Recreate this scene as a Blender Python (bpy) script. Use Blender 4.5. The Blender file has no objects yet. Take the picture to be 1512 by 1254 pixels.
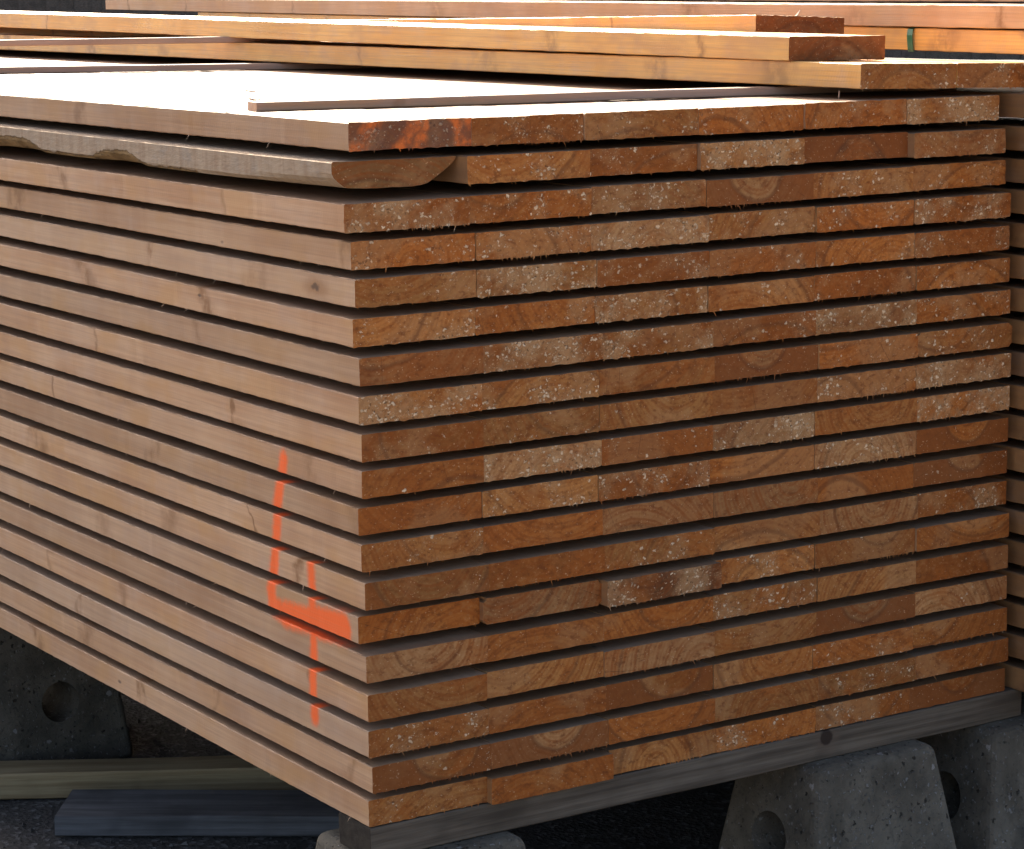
import bpy, bmesh, math, random
from mathutils import Vector, Matrix, noise as mnoise

scene = bpy.context.scene
C = bpy.data.collections.new("lumber_yard")
scene.collection.children.link(C)
R = math.radians

# ------------------------------------------------------------------ camera
CAM_POS = Vector((-1.6784, -3.0143, 1.1727))
YAW, PITCH, ROLL = 0.5690, 0.1732, 0.0137
LENS = 3795.86 / 1512 * 36.0


def make_camera():
    cy, sy, cp, sp = math.cos(YAW), math.sin(YAW), math.cos(PITCH), math.sin(PITCH)
    f = Vector((sy * cp, cy * cp, -sp))
    r = Vector((cy, -sy, 0))
    d = f.cross(r)
    cr, sr = math.cos(ROLL), math.sin(ROLL)
    right = cr * r + sr * d
    down = -sr * r + cr * d
    m = Matrix((right, -down, -f)).transposed().to_4x4()
    m.translation = CAM_POS
    cam = bpy.data.cameras.new("camera")
    cam.lens = LENS
    cam.sensor_width = 36
    cam.clip_start = 0.05
    cam.clip_end = 2000
    o = bpy.data.objects.new("camera", cam)
    o.matrix_world = m
    C.objects.link(o)
    scene.camera = o


make_camera()

# ------------------------------------------------------------------ light
SUN_EL, SUN_AZ = R(29), R(13)          # azimuth from +Y towards +X
w = bpy.data.worlds.new("World")
scene.world = w
w.use_nodes = True
nt = w.node_tree
sky = nt.nodes.new("ShaderNodeTexSky")
sky.sky_type = 'NISHITA'
sky.sun_disc = False
sky.sun_elevation = SUN_EL
sky.sun_rotation = SUN_AZ
sky.altitude = 50
sky.air_density = 0.7
sky.dust_density = 5.0
sky.ozone_density = 0.0
bg = nt.nodes["Background"]
bg.inputs[1].default_value = 0.11
nt.links.new(sky.outputs[0], bg.inputs[0])
sun = bpy.data.lights.new("sun", 'SUN')
sun.energy = 5.0
sun.angle = R(0.53)
sun.color = (1.0, 0.89, 0.72)
so = bpy.data.objects.new("sun", sun)
sd = Vector((math.sin(SUN_AZ) * math.cos(SUN_EL), math.cos(SUN_AZ) * math.cos(SUN_EL), math.sin(SUN_EL)))
so.rotation_euler = sd.to_track_quat('Z', 'Y').to_euler()
so.location = sd * 20
C.objects.link(so)
vs = scene.view_settings
vs.view_transform = 'Standard'
vs.look = 'None'
vs.exposure = 1.92
vs.gamma = 1.0
scene.cycles.max_bounces = 8
scene.cycles.diffuse_bounces = 5
scene.cycles.glossy_bounces = 3
try:
    scene.cycles.use_denoising = True
except Exception:
    pass

# ------------------------------------------------------------------ node helpers


class NB:
    """small builder for material node trees"""

    def __init__(self, name):
        self.m = bpy.data.materials.new(name)
        self.m.use_nodes = True
        self.t = self.m.node_tree
        self.b = self.t.nodes["Principled BSDF"]

    def n(self, typ, **kw):
        x = self.t.nodes.new(typ)
        for k, v in kw.items():
            setattr(x, k, v)
        return x

    def put(self, sock, v):
        if hasattr(v, 'is_output') or isinstance(v, bpy.types.NodeSocket):
            self.t.links.new(v, sock)
        else:
            if isinstance(v, (tuple, list)) and len(v) == 3 and sock.type == 'RGBA':
                v = (*v, 1)
            sock.default_value = v

    def math(self, op, a, b=0.0, c=None, clamp=False):
        x = self.n("ShaderNodeMath", operation=op)
        x.use_clamp = clamp
        self.put(x.inputs[0], a)
        self.put(x.inputs[1], b)
        if c is not None:
            self.put(x.inputs[2], c)
        return x.outputs[0]

    def vm(self, op, a, b=None, scale=None):
        x = self.n("ShaderNodeVectorMath", operation=op)
        self.put(x.inputs[0], a)
        if b is not None:
            self.put(x.inputs[1], b)
        if scale is not None:
            self.put(x.inputs[3], scale)
        return x.outputs[1] if op in ('DOT_PRODUCT', 'LENGTH', 'DISTANCE') else x.outputs[0]

    def ss(self, v, lo, hi, a=0.0, b=1.0):
        x = self.n("ShaderNodeMapRange", interpolation_type='SMOOTHSTEP')
        self.put(x.inputs[0], v)
        self.put(x.inputs[1], lo)
        self.put(x.inputs[2], hi)
        self.put(x.inputs[3], a)
        self.put(x.inputs[4], b)
        return x.outputs[0]

    def mix(self, f, a, b, blend='MIX'):
        x = self.n("ShaderNodeMix", data_type='RGBA', blend_type=blend)
        self.put(x.inputs[0], f)
        self.put(x.inputs[6], a)
        self.put(x.inputs[7], b)
        return x.outputs[2]

    def noise(self, vec, scale, detail=2.0, rough=0.5, col=False):
        x = self.n("ShaderNodeTexNoise")
        self.put(x.inputs['Vector'], vec)
        self.put(x.inputs['Scale'], scale)
        self.put(x.inputs['Detail'], detail)
        self.put(x.inputs['Roughness'], rough)
        return x.outputs[1] if col else x.outputs[0]

    def voro(self, vec, scale, feature='F1', dim='3D', w=None, rnd=1.0):
        x = self.n("ShaderNodeTexVoronoi", voronoi_dimensions=dim, feature=feature)
        if dim == '1D':
            self.put(x.inputs['W'], w)
        else:
            self.put(x.inputs['Vector'], vec)
        self.put(x.inputs['Scale'], scale)
        self.put(x.inputs['Randomness'], rnd)
        return x

    def attr(self, name):
        x = self.n("ShaderNodeAttribute", attribute_type='OBJECT', attribute_name=name)
        return x.outputs['Fac']

    def ocolor(self):
        return self.n("ShaderNodeObjectInfo").outputs['Color']

    def objco(self):
        return self.n("ShaderNodeTexCoord").outputs['Object']

    def sep(self, v):
        x = self.n("ShaderNodeSeparateXYZ")
        self.put(x.inputs[0], v)
        return x.outputs

    def comb(self, a, b, c):
        x = self.n("ShaderNodeCombineXYZ")
        for i, v in enumerate((a, b, c)):
            self.put(x.inputs[i], v)
        return x.outputs[0]

    def bump(self, h, strength, dist):
        x = self.n("ShaderNodeBump")
        self.put(x.inputs['Strength'], strength)
        self.put(x.inputs['Distance'], dist)
        self.put(x.inputs['Height'], h)
        self.t.links.new(x.outputs[0], self.b.inputs['Normal'])

    def out(self, color, rough=0.7, spec=0.3):
        self.put(self.b.inputs['Base Color'], color)
        self.put(self.b.inputs['Roughness'], rough)
        self.b.inputs['Specular IOR Level'].default_value = spec
        return self.m


PAINT_A = [(0.2217, 0.4916), (0.2349, 0.4478), (0.2481, 0.4056), (0.2612, 0.3326), (0.2726, 0.2877),
           (0.2656, 0.2656), (0.2318, 0.2603), (0.1486, 0.2664), (0.058, 0.2755)]
PAINT_A_R = [0.010, 0.010, 0.010, 0.011, 0.012, 0.015, 0.018, 0.022]
PAINT_B = [(0.1497, 0.3535), (0.1455, 0.285), (0.1469, 0.2249), (0.1485, 0.1242)]
PAINT_B_R = [0.008, 0.008, 0.009]


def wood_side(name, light=(0.585, 0.362, 0.209), dark=(0.435, 0.226, 0.110), painted=False, axis='Y', rough=0.62, gap_shade=0.62, knot=(0.23, 0.100, 0.034)):
    """sawn softwood along its length; 'seed', 'tone' and 'grey' come from each plank"""
    g = NB(name)
    p = g.objco()
    seed = g.attr('seed')
    q = g.vm('ADD', p, g.comb(g.math('MULTIPLY', seed, 3.1), g.math('MULTIPLY', seed, 17.3), g.math('MULTIPLY', seed, 5.7)))
    xyz = g.sep(p)
    if axis == 'X':
        along, st = xyz[0], (1.6, 70, 110)
    else:
        along, st = xyz[1], (55, 1.6, 110)
    qs = g.vm('MULTIPLY', q, st)
    grain = g.noise(qs, 1.0, 4, 0.6)
    qs2 = g.vm('MULTIPLY', q, tuple(3 * s for s in st))
    fine = g.noise(qs2, 1.0, 3, 0.6)
    blot = g.noise(q, 4.0, 3, 0.6)
    blot2 = g.noise(q, 19.0, 3, 0.6)
    f = g.math('ADD', g.math('MULTIPLY', grain, 0.5), g.math('MULTIPLY', blot, 0.75))
    f = g.ss(f, 0.42, 0.86)
    col = g.mix(f, light, dark)
    col = g.mix(g.ss(blot2, 0.5, 0.75, 0, 0.30), col, (0.475, 0.31, 0.22))
    col = g.mix(g.ss(fine, 0.35, 0.72, 0.0, 0.34), col, (0.30, 0.17, 0.10))
    # warm and pinkish drifts
    b4 = g.noise(g.vm('MULTIPLY', q, (3, 5.5, 14)), 1.0, 3, 0.6)
    col = g.mix(g.ss(b4, 0.49, 0.66, 0, 0.60), col, (0.50, 0.265, 0.105))
    col = g.mix(g.ss(b4, 0.46, 0.28, 0, 0.30), col, (0.475, 0.33, 0.25))
    # broad faces darkened: shade of the gaps between layers put into the colour
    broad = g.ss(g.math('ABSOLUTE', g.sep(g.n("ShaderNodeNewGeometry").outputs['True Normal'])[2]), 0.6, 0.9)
    col = g.mix(g.math('MULTIPLY', broad, gap_shade), col, (0.185, 0.120, 0.075))
    # greying of weathered planks
    col = g.mix(g.math('MULTIPLY', g.attr('grey'), g.ss(blot, 0.2, 0.7, 0.6, 1.0)), col, (0.34, 0.275, 0.205))
    # knots: soft brown bands across the edge and a few dark hearts
    warp = g.noise(q, 26.0, 2, 0.5)
    across = xyz[2]
    lean = g.math('MULTIPLY', across, g.math('MULTIPLY_ADD', g.math('FRACT', g.math('MULTIPLY', seed, 3.7)), 1.6, -0.8))
    wk = g.math('ADD', g.math('MULTIPLY', g.math('ADD', along, lean), 2.1), g.math('ADD', g.math('MULTIPLY', seed, 41.0), g.math('MULTIPLY', warp, 0.16)))
    v1 = g.voro(None, 1.0, dim='1D', w=wk)
    cellc = g.sep(v1.outputs['Color'])
    gate = g.ss(cellc[0], 0.42, 0.48)
    wid = g.math('MULTIPLY_ADD', g.math('POWER', cellc[1], 2.0), 0.13, 0.022)
    km = g.math('MULTIPLY', g.ss(v1.outputs['Distance'], wid, 0.0), gate)
    km = g.math('MULTIPLY', km, g.ss(g.noise(q, 38.0, 3, 0.6), 0.32, 0.60, 0.2, 1.0))
    km = g.math('MULTIPLY', km, g.math('MULTIPLY_ADD', cellc[2], 0.6, 0.4))
    col = g.mix(km, col, knot)
    # dark round knots with a brown halo, here and there on the arris
    v5 = g.voro(g.vm('MULTIPLY', g.vm('ADD', q, g.vm('SCALE', g.noise(q, 70.0, 2, 0.5, col=True), scale=0.012)), (7, 3.4, 9)), 1.0)
    kg = g.ss(g.sep(v5.outputs['Color'])[0], 0.66, 0.69)
    col = g.mix(g.math('MULTIPLY', kg, g.ss(v5.outputs['Distance'], 0.17, 0.05, 0, 0.6)), col, (0.28, 0.13, 0.05))
    col = g.mix(g.math('MULTIPLY', kg, g.ss(v5.outputs['Distance'], 0.055, 0.025, 0, 0.85)), col, (0.08, 0.04, 0.022))
    # small dark pecks and nicks
    v2 = g.voro(g.vm('MULTIPLY', q, (22, 9, 22)), 1.0)
    pk = g.math('MULTIPLY', g.ss(v2.outputs['Distance'], 0.085, 0.03), g.ss(g.sep(v2.outputs['Color'])[0], 0.80, 0.83))
    col = g.mix(g.math('MULTIPLY', pk, 0.75), col, (0.07, 0.04, 0.03))
    tone = g.attr('tone')
    col = g.mix(1.0, col, g.comb(tone, tone, tone), 'MULTIPLY')
    if painted:
        pos = g.n("ShaderNodeNewGeometry").outputs['Position']
        s = g.sep(pos)
        P = g.comb(0.0, s[1], s[2])
        nz = g.noise(pos, 90.0, 3, 0.6)
        nz2 = g.noise(pos, 700.0, 1, 0.5)
        mask = None
        for pts, rad in ((PAINT_A, PAINT_A_R), (PAINT_B, PAINT_B_R)):
            for (a, b), r_ in zip(zip(pts[:-1], pts[1:]), rad):
                A = Vector((0, a[0], a[1]))
                BA = Vector((0, b[0], b[1])) - A
                pa = g.vm('SUBTRACT', P, tuple(A))
                h = g.math('DIVIDE', g.vm('DOT_PRODUCT', pa, tuple(BA)), BA.length_squared, clamp=True)
                d = g.vm('LENGTH', g.vm('SUBTRACT', pa, g.vm('SCALE', tuple(BA), scale=h)))
                d = g.math('ADD', d, g.math('MULTIPLY_ADD', nz, 0.008, -0.004))
                d = g.math('ADD', d, g.math('MULTIPLY_ADD', nz2, 0.010, -0.005))
                mk = g.ss(d, r_ + 0.009, r_ - 0.005)
                mask = mk if mask is None else g.math('MAXIMUM', mask, mk)
        mask = g.math('MULTIPLY', mask, g.ss(s[0], 0.028, 0.008))
        col = g.mix(g.math('MULTIPLY', mask, g.ss(fine, 0.70, 0.40, 0.90, 0.99)), col, (1.0, 0.145, 0.018))
    # saw marks
    saw = g.n("ShaderNodeTexWave", wave_type='BANDS', bands_direction='DIAGONAL')
    g.put(saw.inputs['Vector'], g.vm('MULTIPLY', q, (20, 60, 20)))
    saw.inputs['Scale'].default_value = 1.6
    saw.inputs['Distortion'].default_value = 2.0
    hgt = g.math('ADD', g.math('MULTIPLY', fine, 1.0), g.math('MULTIPLY', saw.outputs['Fac'], 0.12))
    hgt = g.math('SUBTRACT', hgt, g.math('MULTIPLY', pk, 1.0))
    g.bump(hgt, 0.35, 0.0012)
    return g.out(col, rough, 0.4)


def wood_end(name):
    """cross-cut end grain: growth rings, heartwood, torn pale fibres. colour = plank's object colour"""
    g = NB(name)
    p = g.objco()
    seed = g.attr('seed')
    fuzz = g.attr('fuzz')
    xyz = g.sep(p)
    q = g.vm('ADD', p, g.comb(g.math('MULTIPLY', seed, 3.1), g.math('MULTIPLY', seed, 17.3), g.math('MULTIPLY', seed, 5.7)))
    base = g.ocolor()
    wob = g.noise(q, 16.0, 3, 0.5)
    dx = g.math('SUBTRACT', xyz[0], g.attr('pith_x'))
    dz = g.math('SUBTRACT', xyz[2], g.attr('pith_z'))
    dist = g.math('SQRT', g.math('ADD', g.math('MULTIPLY', dx, dx), g.math('MULTIPLY', dz, dz)))
    dist = g.math('ADD', dist, g.math('MULTIPLY_ADD', wob, 0.016, -0.008))
    ring = g.math('SINE', g.math('MULTIPLY', dist, 900.0))
    ring2 = g.math('SINE', g.math('MULTIPLY_ADD', dist, 330.0, seed))
    rg = g.math('ADD', g.math('MULTIPLY', ring, 0.5), g.math('MULTIPLY', ring2, 0.5))
    col = g.mix(g.ss(rg, -0.6, 0.9, 0.0, g.math('MULTIPLY_ADD', fuzz, -0.25, 0.62)), base, (0.36, 0.09, 0.014))
    # blotches: damp and dry patches
    b1 = g.noise(q, 13.0, 4, 0.62)
    b2 = g.noise(q, 42.0, 4, 0.65)
    b3 = g.noise(q, 210.0, 2, 0.6)
    col = g.mix(g.ss(b1, 0.46, 0.68, 0, 0.42), col, (0.40, 0.105, 0.016))
    col = g.mix(g.ss(b1, 0.50, 0.30, 0, 0.30), col, (0.62, 0.29, 0.095))
    col = g.mix(g.ss(b2, 0.50, 0.72, 0, 0.40), col, (0.25, 0.065, 0.014))
    col = g.mix(g.ss(b3, 0.35, 0.75, 0, 0.35), col, (0.36, 0.11, 0.025))
    big = g.noise(g.vm('ADD', q, (9.3, 2.2, 1.4)), 7.5, 3, 0.55)
    col = g.mix(g.ss(big, 0.53, 0.62, 0, 0.42), col, (0.60, 0.325, 0.145))
    col = g.mix(g.ss(big, 0.46, 0.38, 0, 0.40), col, (0.56, 0.165, 0.028))
    b5 = g.noise(g.vm('MULTIPLY', q, (70, 30, 110)), 1.0, 4, 0.7)
    col = g.mix(g.ss(b5, 0.50, 0.68, 0, 0.62), col, (0.22, 0.065, 0.018))
    col = g.mix(g.ss(b5, 0.46, 0.32, 0, 0.25), col, (0.66, 0.36, 0.15))
    # sapwood outside a heart radius
    hr = g.attr('heart')
    sap = g.ss(g.math('SUBTRACT', dist, hr), -0.004, 0.004)
    edge = g.ss(g.math('ABSOLUTE', g.math('SUBTRACT', dist, hr)), 0.006, 0.0)
    col = g.mix(g.math('MULTIPLY', sap, g.attr('sap')), col, (0.32, 0.10, 0.025))
    col = g.mix(g.math('MULTIPLY', edge, 0.42), col, (0.14, 0.055, 0.025))
    # radial checks
    ang = g.math('ARCTAN2', dz, dx)
    chk = g.voro(None, 1.0, dim='1D', w=g.math('MULTIPLY_ADD', ang, 6.0, g.math('MULTIPLY', seed, 91.0)))
    ck = g.math('MULTIPLY', g.ss(chk.outputs['Distance'], 0.022, 0.004), g.ss(g.sep(chk.outputs['Color'])[0], 0.84, 0.86))
    ck = g.math('MULTIPLY', ck, g.ss(b2, 0.40, 0.55))
    col = g.mix(g.math('MULTIPLY', ck, 0.7), col, (0.07, 0.03, 0.015))
    col = g.mix(1.0, col, (0.68, 0.655, 0.60), 'MULTIPLY')
    # pale woolly patches where the saw tore the fibres
    reg = g.noise(g.vm('ADD', q, (4.2, 1.1, 7.7)), 17.0, 3, 0.6)
    thr = g.math('MULTIPLY_ADD', fuzz, -0.16, 0.66)
    region = g.ss(reg, g.math('SUBTRACT', thr, 0.11), g.math('ADD', thr, 0.11))
    region = g.math('MULTIPLY', region, g.ss(fuzz, 0.0, 0.35))
    col = g.mix(g.math('MULTIPLY', region, g.math('MULTIPLY', fuzz, 0.58)), col, (0.45, 0.265, 0.125))
    jit = g.noise(q, 150.0, 3, 0.6, col=True)
    qf = g.vm('ADD', g.vm('MULTIPLY', q, (165, 40, 210)), g.vm('MULTIPLY', jit, (2.2, 2.2, 2.2)))
    v = g.voro(qf, 1.0)
    cc = g.sep(v.outputs['Color'])
    gate = g.math('SUBTRACT', cc[0], g.math('MULTIPLY_ADD', region, -0.50, g.math('MULTIPLY_ADD', fuzz, -0.17, 1.02)))
    fl = g.math('MULTIPLY', g.ss(v.outputs['Distance'], g.math('MULTIPLY_ADD', cc[2], 0.40, 0.26), g.math('MULTIPLY_ADD', cc[2], 0.30, 0.08)), g.ss(gate, 0.0, 0.03))
    vs2 = g.voro(g.vm('ADD', g.vm('MULTIPLY', q, (330, 60, 420)), g.vm('MULTIPLY', jit, (3.0, 3.0, 3.0))), 1.0)
    cs2 = g.sep(vs2.outputs['Color'])
    fine = g.math('MULTIPLY', g.ss(vs2.outputs['Distance'], 0.5, 0.25), g.ss(g.math('ADD', cs2[0], g.math('ADD', g.math('MULTIPLY', fuzz, 0.14), g.math('MULTIPLY', region, 0.28))), 0.90, 0.94))
    col = g.mix(g.math('MULTIPLY', fine, g.math('MULTIPLY_ADD', cs2[1], 0.45, 0.15)), col, (0.58, 0.385, 0.21))
    col = g.mix(g.math('MULTIPLY', fl, g.math('MULTIPLY_ADD', cc[1], 0.55, 0.42)), col, (0.78, 0.59, 0.38))
    v3 = g.voro(g.vm('ADD', qf, (31.7, 9.1, 77.0)), 1.15)
    c3 = g.sep(v3.outputs['Color'])
    pit = g.math('MULTIPLY', g.ss(v3.outputs['Distance'], 0.42, 0.22), g.math('MULTIPLY', region, g.ss(c3[0], 0.72, 0.76)))
    col = g.mix(g.math('MULTIPLY', pit, 0.65), col, (0.05, 0.022, 0.012))
    # spray paint on the end of the marked plank
    spray = g.attr('spray')
    wv = g.math('SUBTRACT', xyz[0], g.math('MULTIPLY', xyz[2], g.math('MULTIPLY_ADD', g.ss(xyz[0], .10, .16), -1.2, 0.75)))
    wv = g.math('ADD', wv, g.math('MULTIPLY_ADD', g.noise(q, 60.0, 2, 0.5), 0.03, -0.015))
    sm = None
    for c0, hw in ((0.012, 0.012), (0.083, 0.012), (0.108, 0.010), (0.186, 0.011), (0.212, 0.012)):
        k = g.ss(g.math('ABSOLUTE', g.math('SUBTRACT', wv, c0)), hw + 0.008, hw - 0.010)
        sm = k if sm is None else g.math('MAXIMUM', sm, k)
    sm = g.math('MULTIPLY', sm, g.ss(b2, 0.62, 0.38, 0.15, 1.0))
    col = g.mix(g.math('MULTIPLY', spray, g.ss(b2, 0.3, 0.7, 0.25, 0.55)), col, (0.15, 0.07, 0.052))
    col = g.mix(g.math('MULTIPLY', g.math('MULTIPLY', spray, sm), 0.66), col, (0.90, 0.20, 0.035))
    h = g.math('ADD', g.math('MULTIPLY', b3, 0.5), g.math('MULTIPLY', fl, 1.3))
    h = g.math('SUBTRACT', h, g.math('MULTIPLY', pit, 1.2))
    g.bump(h, 0.6, 0.002)
    return g.out(col, 0.8, 0.2)


def wane_mat():
    """greyed sapwood that runs into scalloped bark on the natural edge; 'bark' is a mesh attribute"""
    g = NB("wane_bark")
    p = g.objco()
    n1 = g.noise(p, 22.0, 4, 0.65)
    n2 = g.noise(g.vm('MULTIPLY', p, (120, 40, 120)), 1.0, 3, 0.6)
    n3 = g.noise(g.vm('MULTIPLY', p, (60, 90, 14)), 1.0, 3, 0.6)
    bk = g.mix(g.ss(n1, 0.35, 0.65), (0.30, 0.20, 0.10), (0.19, 0.12, 0.055))
    bk = g.mix(g.ss(n2, 0.56, 0.70, 0, 0.8), bk, (0.06, 0.04, 0.025))
    wd = g.mix(g.ss(n3, 0.35, 0.75), (0.40, 0.305, 0.215), (0.33, 0.235, 0.16))
    wd = g.mix(g.ss(n1, 0.5, 0.75, 0, 0.5), wd, (0.30, 0.265, 0.225))
    x = g.n("ShaderNodeAttribute", attribute_type='GEOMETRY', attribute_name='bark')
    m = g.math('ADD', x.outputs['Fac'], g.math('MULTIPLY_ADD', g.noise(p, 45.0, 4, 0.65), 0.7, -0.35))
    m1 = g.ss(m, 0.42, 0.55)
    rim = g.ss(g.math('ABSOLUTE', g.math('SUBTRACT', m, 0.46)), 0.07, 0.0)
    col = g.mix(m1, wd, bk)
    col = g.mix(g.math('MULTIPLY', rim, 0.6), col, (0.10, 0.065, 0.035))
    g.bump(g.math('ADD', n2, g.math('MULTIPLY', m1, -1.0)), 0.6, 0.004)
    return g.out(col, 0.9, 0.15)


def concrete_mat():
    g = NB("concrete")
    p = g.objco()
    p = g.vm('ADD', p, g.vm('SCALE', g.noise(p, 95.0, 3, 0.6, col=True), scale=0.016))
    n1 = g.noise(p, 9.0, 5, 0.65)
    n2 = g.noise(p, 70.0, 4, 0.7)
    col = g.mix(g.ss(n1, 0.3, 0.7), (0.160, 0.138, 0.104), (0.078, 0.067, 0.050))
    col = g.mix(g.ss(n2, 0.5, 0.75, 0, 0.5), col, (0.03, 0.03, 0.028))
    v = g.voro(p, 165.0)
    c = g.sep(v.outputs['Color'])
    sp = g.math('MULTIPLY', g.ss(v.outputs['Distance'], 0.45, 0.28), g.ss(c[0], 0.70, 0.76))
    col = g.mix(g.math('MULTIPLY', sp, g.math('MULTIPLY_ADD', c[1], 0.6, 0.0)), col, (0.30, 0.29, 0.27))
    dk = g.math('MULTIPLY', g.ss(v.outputs['Distance'], 0.5, 0.3), g.ss(c[2], 0.86, 0.89))
    col = g.mix(g.math('MULTIPLY', dk, 0.45), col, (0.015, 0.015, 0.015))
    v4 = g.voro(p, 42.0)
    big = g.math('MULTIPLY', g.ss(v4.outputs['Distance'], 0.24, 0.17), g.ss(g.sep(v4.outputs['Color'])[0], 0.86, 0.88))
    col = g.mix(g.math('MULTIPLY', big, 0.7), col, (0.32, 0.30, 0.28))
    v6 = g.voro(p, 75.0)
    hole = g.math('MULTIPLY', g.ss(v6.outputs['Distance'], 0.26, 0.16), g.ss(g.sep(v6.outputs['Color'])[1], 0.74, 0.77))
    col = g.mix(g.math('MULTIPLY', hole, 0.8), col, (0.018, 0.016, 0.013))
    streak = g.noise(g.vm('MULTIPLY', p, (16, 16, 2.5)), 1.0, 4, 0.6)
    col = g.mix(g.ss(streak, 0.5, 0.7, 0, 0.45), col, (0.050, 0.042, 0.030))
    g.bump(g.math('ADD', g.math('ADD', n2, g.math('MULTIPLY', sp, 0.6)), g.math('MULTIPLY', hole, -2.5)), 0.8, 0.004)
    return g.out(col, 0.9, 0.2)


def weathered_mat(name, light, dark, axis='X', hole=None, hole_r=0.012):
    g = NB(name)
    p = g.objco()
    st = (3, 40, 90) if axis == 'X' else (40, 3, 90)
    gr = g.noise(g.vm('MULTIPLY', p, st), 1.0, 4, 0.65)
    bl = g.noise(p, 7.0, 3, 0.6)
    col = g.mix(g.ss(gr, 0.3, 0.7), light, dark)
    col = g.mix(g.ss(bl, 0.45, 0.7, 0, 0.45), col, tuple(0.55 * c for c in dark))
    v = g.voro(g.vm('MULTIPLY', p, (9, 20, 20)), 1.0)
    pk = g.math('MULTIPLY', g.ss(v.outputs['Distance'], 0.12, 0.05), g.ss(g.sep(v.outputs['Color'])[0], 0.7, 0.74))
    col = g.mix(g.math('MULTIPLY', pk, 0.8), col, (0.04, 0.03, 0.022))
    if hole:
        d = g.vm('DISTANCE', g.vm('MULTIPLY', p, (1, 0, 1)), (hole[0], 0, hole[1]))
        d = g.math('ADD', d, g.math('MULTIPLY_ADD', g.noise(p, 90, 2, .5), .006, -.003))
        col = g.mix(g.ss(d, 0.034, 0.012, 0, 0.55), col, (0.12, 0.085, 0.06))
        col = g.mix(g.ss(d, hole_r + .003, hole_r - 0.002, 0, 0.9), col, (0.028, 0.018, 0.013))
    g.bump(gr, 0.5, 0.003)
    return g.out(col, 0.85, 0.2)


def asphalt_mat():
    g = NB("yard_asphalt")
    p = g.objco()
    n1 = g.noise(p, 2.3, 5, 0.65)
    n2 = g.noise(p, 160.0, 3, 0.7)
    col = g.mix(g.ss(n1, 0.3, 0.7), (0.062, 0.056, 0.049), (0.036, 0.033, 0.030))
    v = g.voro(p, 95.0)
    c = g.sep(v.outputs['Color'])
    col = g.mix(g.math('MULTIPLY', g.ss(c[0], 0.75, 0.95), 0.5), col, (0.20, 0.195, 0.185))
    col = g.mix(g.ss(n2, 0.5, 0.8, 0, 0.6), col, (0.03, 0.03, 0.03))
    # unseen ground away from the stacks is made pale to bounce warm light
    px = g.sep(p)
    far = g.ss(g.math('ADD', g.math('ADD', g.math('MULTIPLY', px[1], -1.0), g.math('MULTIPLY', px[0], -0.6)), g.math('MULTIPLY', n1, 1.5)), 2.6, 4.5)
    col = g.mix(far, col, g.mix(n2, (0.42, 0.32, 0.21), (0.30, 0.235, 0.165)))
    g.bump(g.math('ADD', n2, v.outputs['Distance']), 0.6, 0.006)
    return g.out(col, 0.9, 0.25)


def plain(name, col, rough=0.5, spec=0.4):
    g = NB(name)
    p = g.objco()
    n = g.noise(p, 120.0, 3, 0.6)
    c = g.mix(g.ss(n, 0.3, 0.7, 0, 0.4), col, tuple(0.6 * x for x in col))
    g.bump(n, 0.2, 0.0006)
    return g.out(c, rough, spec)


M_SIDE = wood_side("sawn_wood")
M_SIDEP = wood_side("sawn_wood_with_spray_mark", painted=True)
M_UP = wood_side("fresh_sawn_wood", (0.80, 0.455, 0.125), (0.68, 0.325, 0.065), rough=0.42, gap_shade=0.0)
M_END = wood_end("end_grain")
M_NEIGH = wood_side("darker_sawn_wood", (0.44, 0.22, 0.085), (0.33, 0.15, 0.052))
M_WANE = wane_mat()
M_CONC = concrete_mat()
M_ASPH = asphalt_mat()
M_STICK = wood_side("lath_wood", (0.46, 0.31, 0.22), (0.36, 0.22, 0.145), axis='X')
M_STRAP = plain("green_strap_plastic", (0.02, 0.13, 0.07), 0.35, 0.5)
M_BEAR = weathered_mat("weathered_bearer_wood", (0.155, 0.125, 0.092), (0.068, 0.052, 0.037), 'X', hole=(0.821, 0.036))
M_BEND = weathered_mat("bearer_end_grain", (0.045, 0.037, 0.028), (0.024, 0.019, 0.015), 'X')
M_GREYB = weathered_mat("grey_weathered_plank", (0.16, 0.155, 0.155), (0.085, 0.082, 0.08), 'X')
M_TANB = weathered_mat("greenish_old_plank", (0.36, 0.275, 0.150), (0.23, 0.16, 0.08), 'X')

# ------------------------------------------------------------------ mesh helpers


def tag(o, label, cat, group=None, kind=None):
    if label:
        o['label'] = label
    if cat:
        o['category'] = cat
    if group:
        o['group'] = group
    if kind:
        o['kind'] = kind
    return o


def link_mesh(name, verts, faces, mats, mids=None, smooth=False):
    me = bpy.data.meshes.new(name)
    me.from_pydata(verts, [], faces)
    for m in mats:
        me.materials.append(m)
    if mids:
        me.polygons.foreach_set('material_index', mids)
    if smooth:
        me.polygons.foreach_set('use_smooth', [True] * len(faces))
    me.update()
    o = bpy.data.objects.new(name, me)
    C.objects.link(o)
    return o


def nz(a, b, c):
    return mnoise.noise(Vector((a, b, c)))


def axis_pts(L, step, ch):
    n = max(1, int(round(L / step)))
    pts = [L * i / n for i in range(n + 1)]
    if L > 6 * ch:
        pts = [0.0, ch] + [p for p in pts[1:-1] if ch * 1.8 < p < L - ch * 1.8] + [L - ch, L]
    return pts


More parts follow.
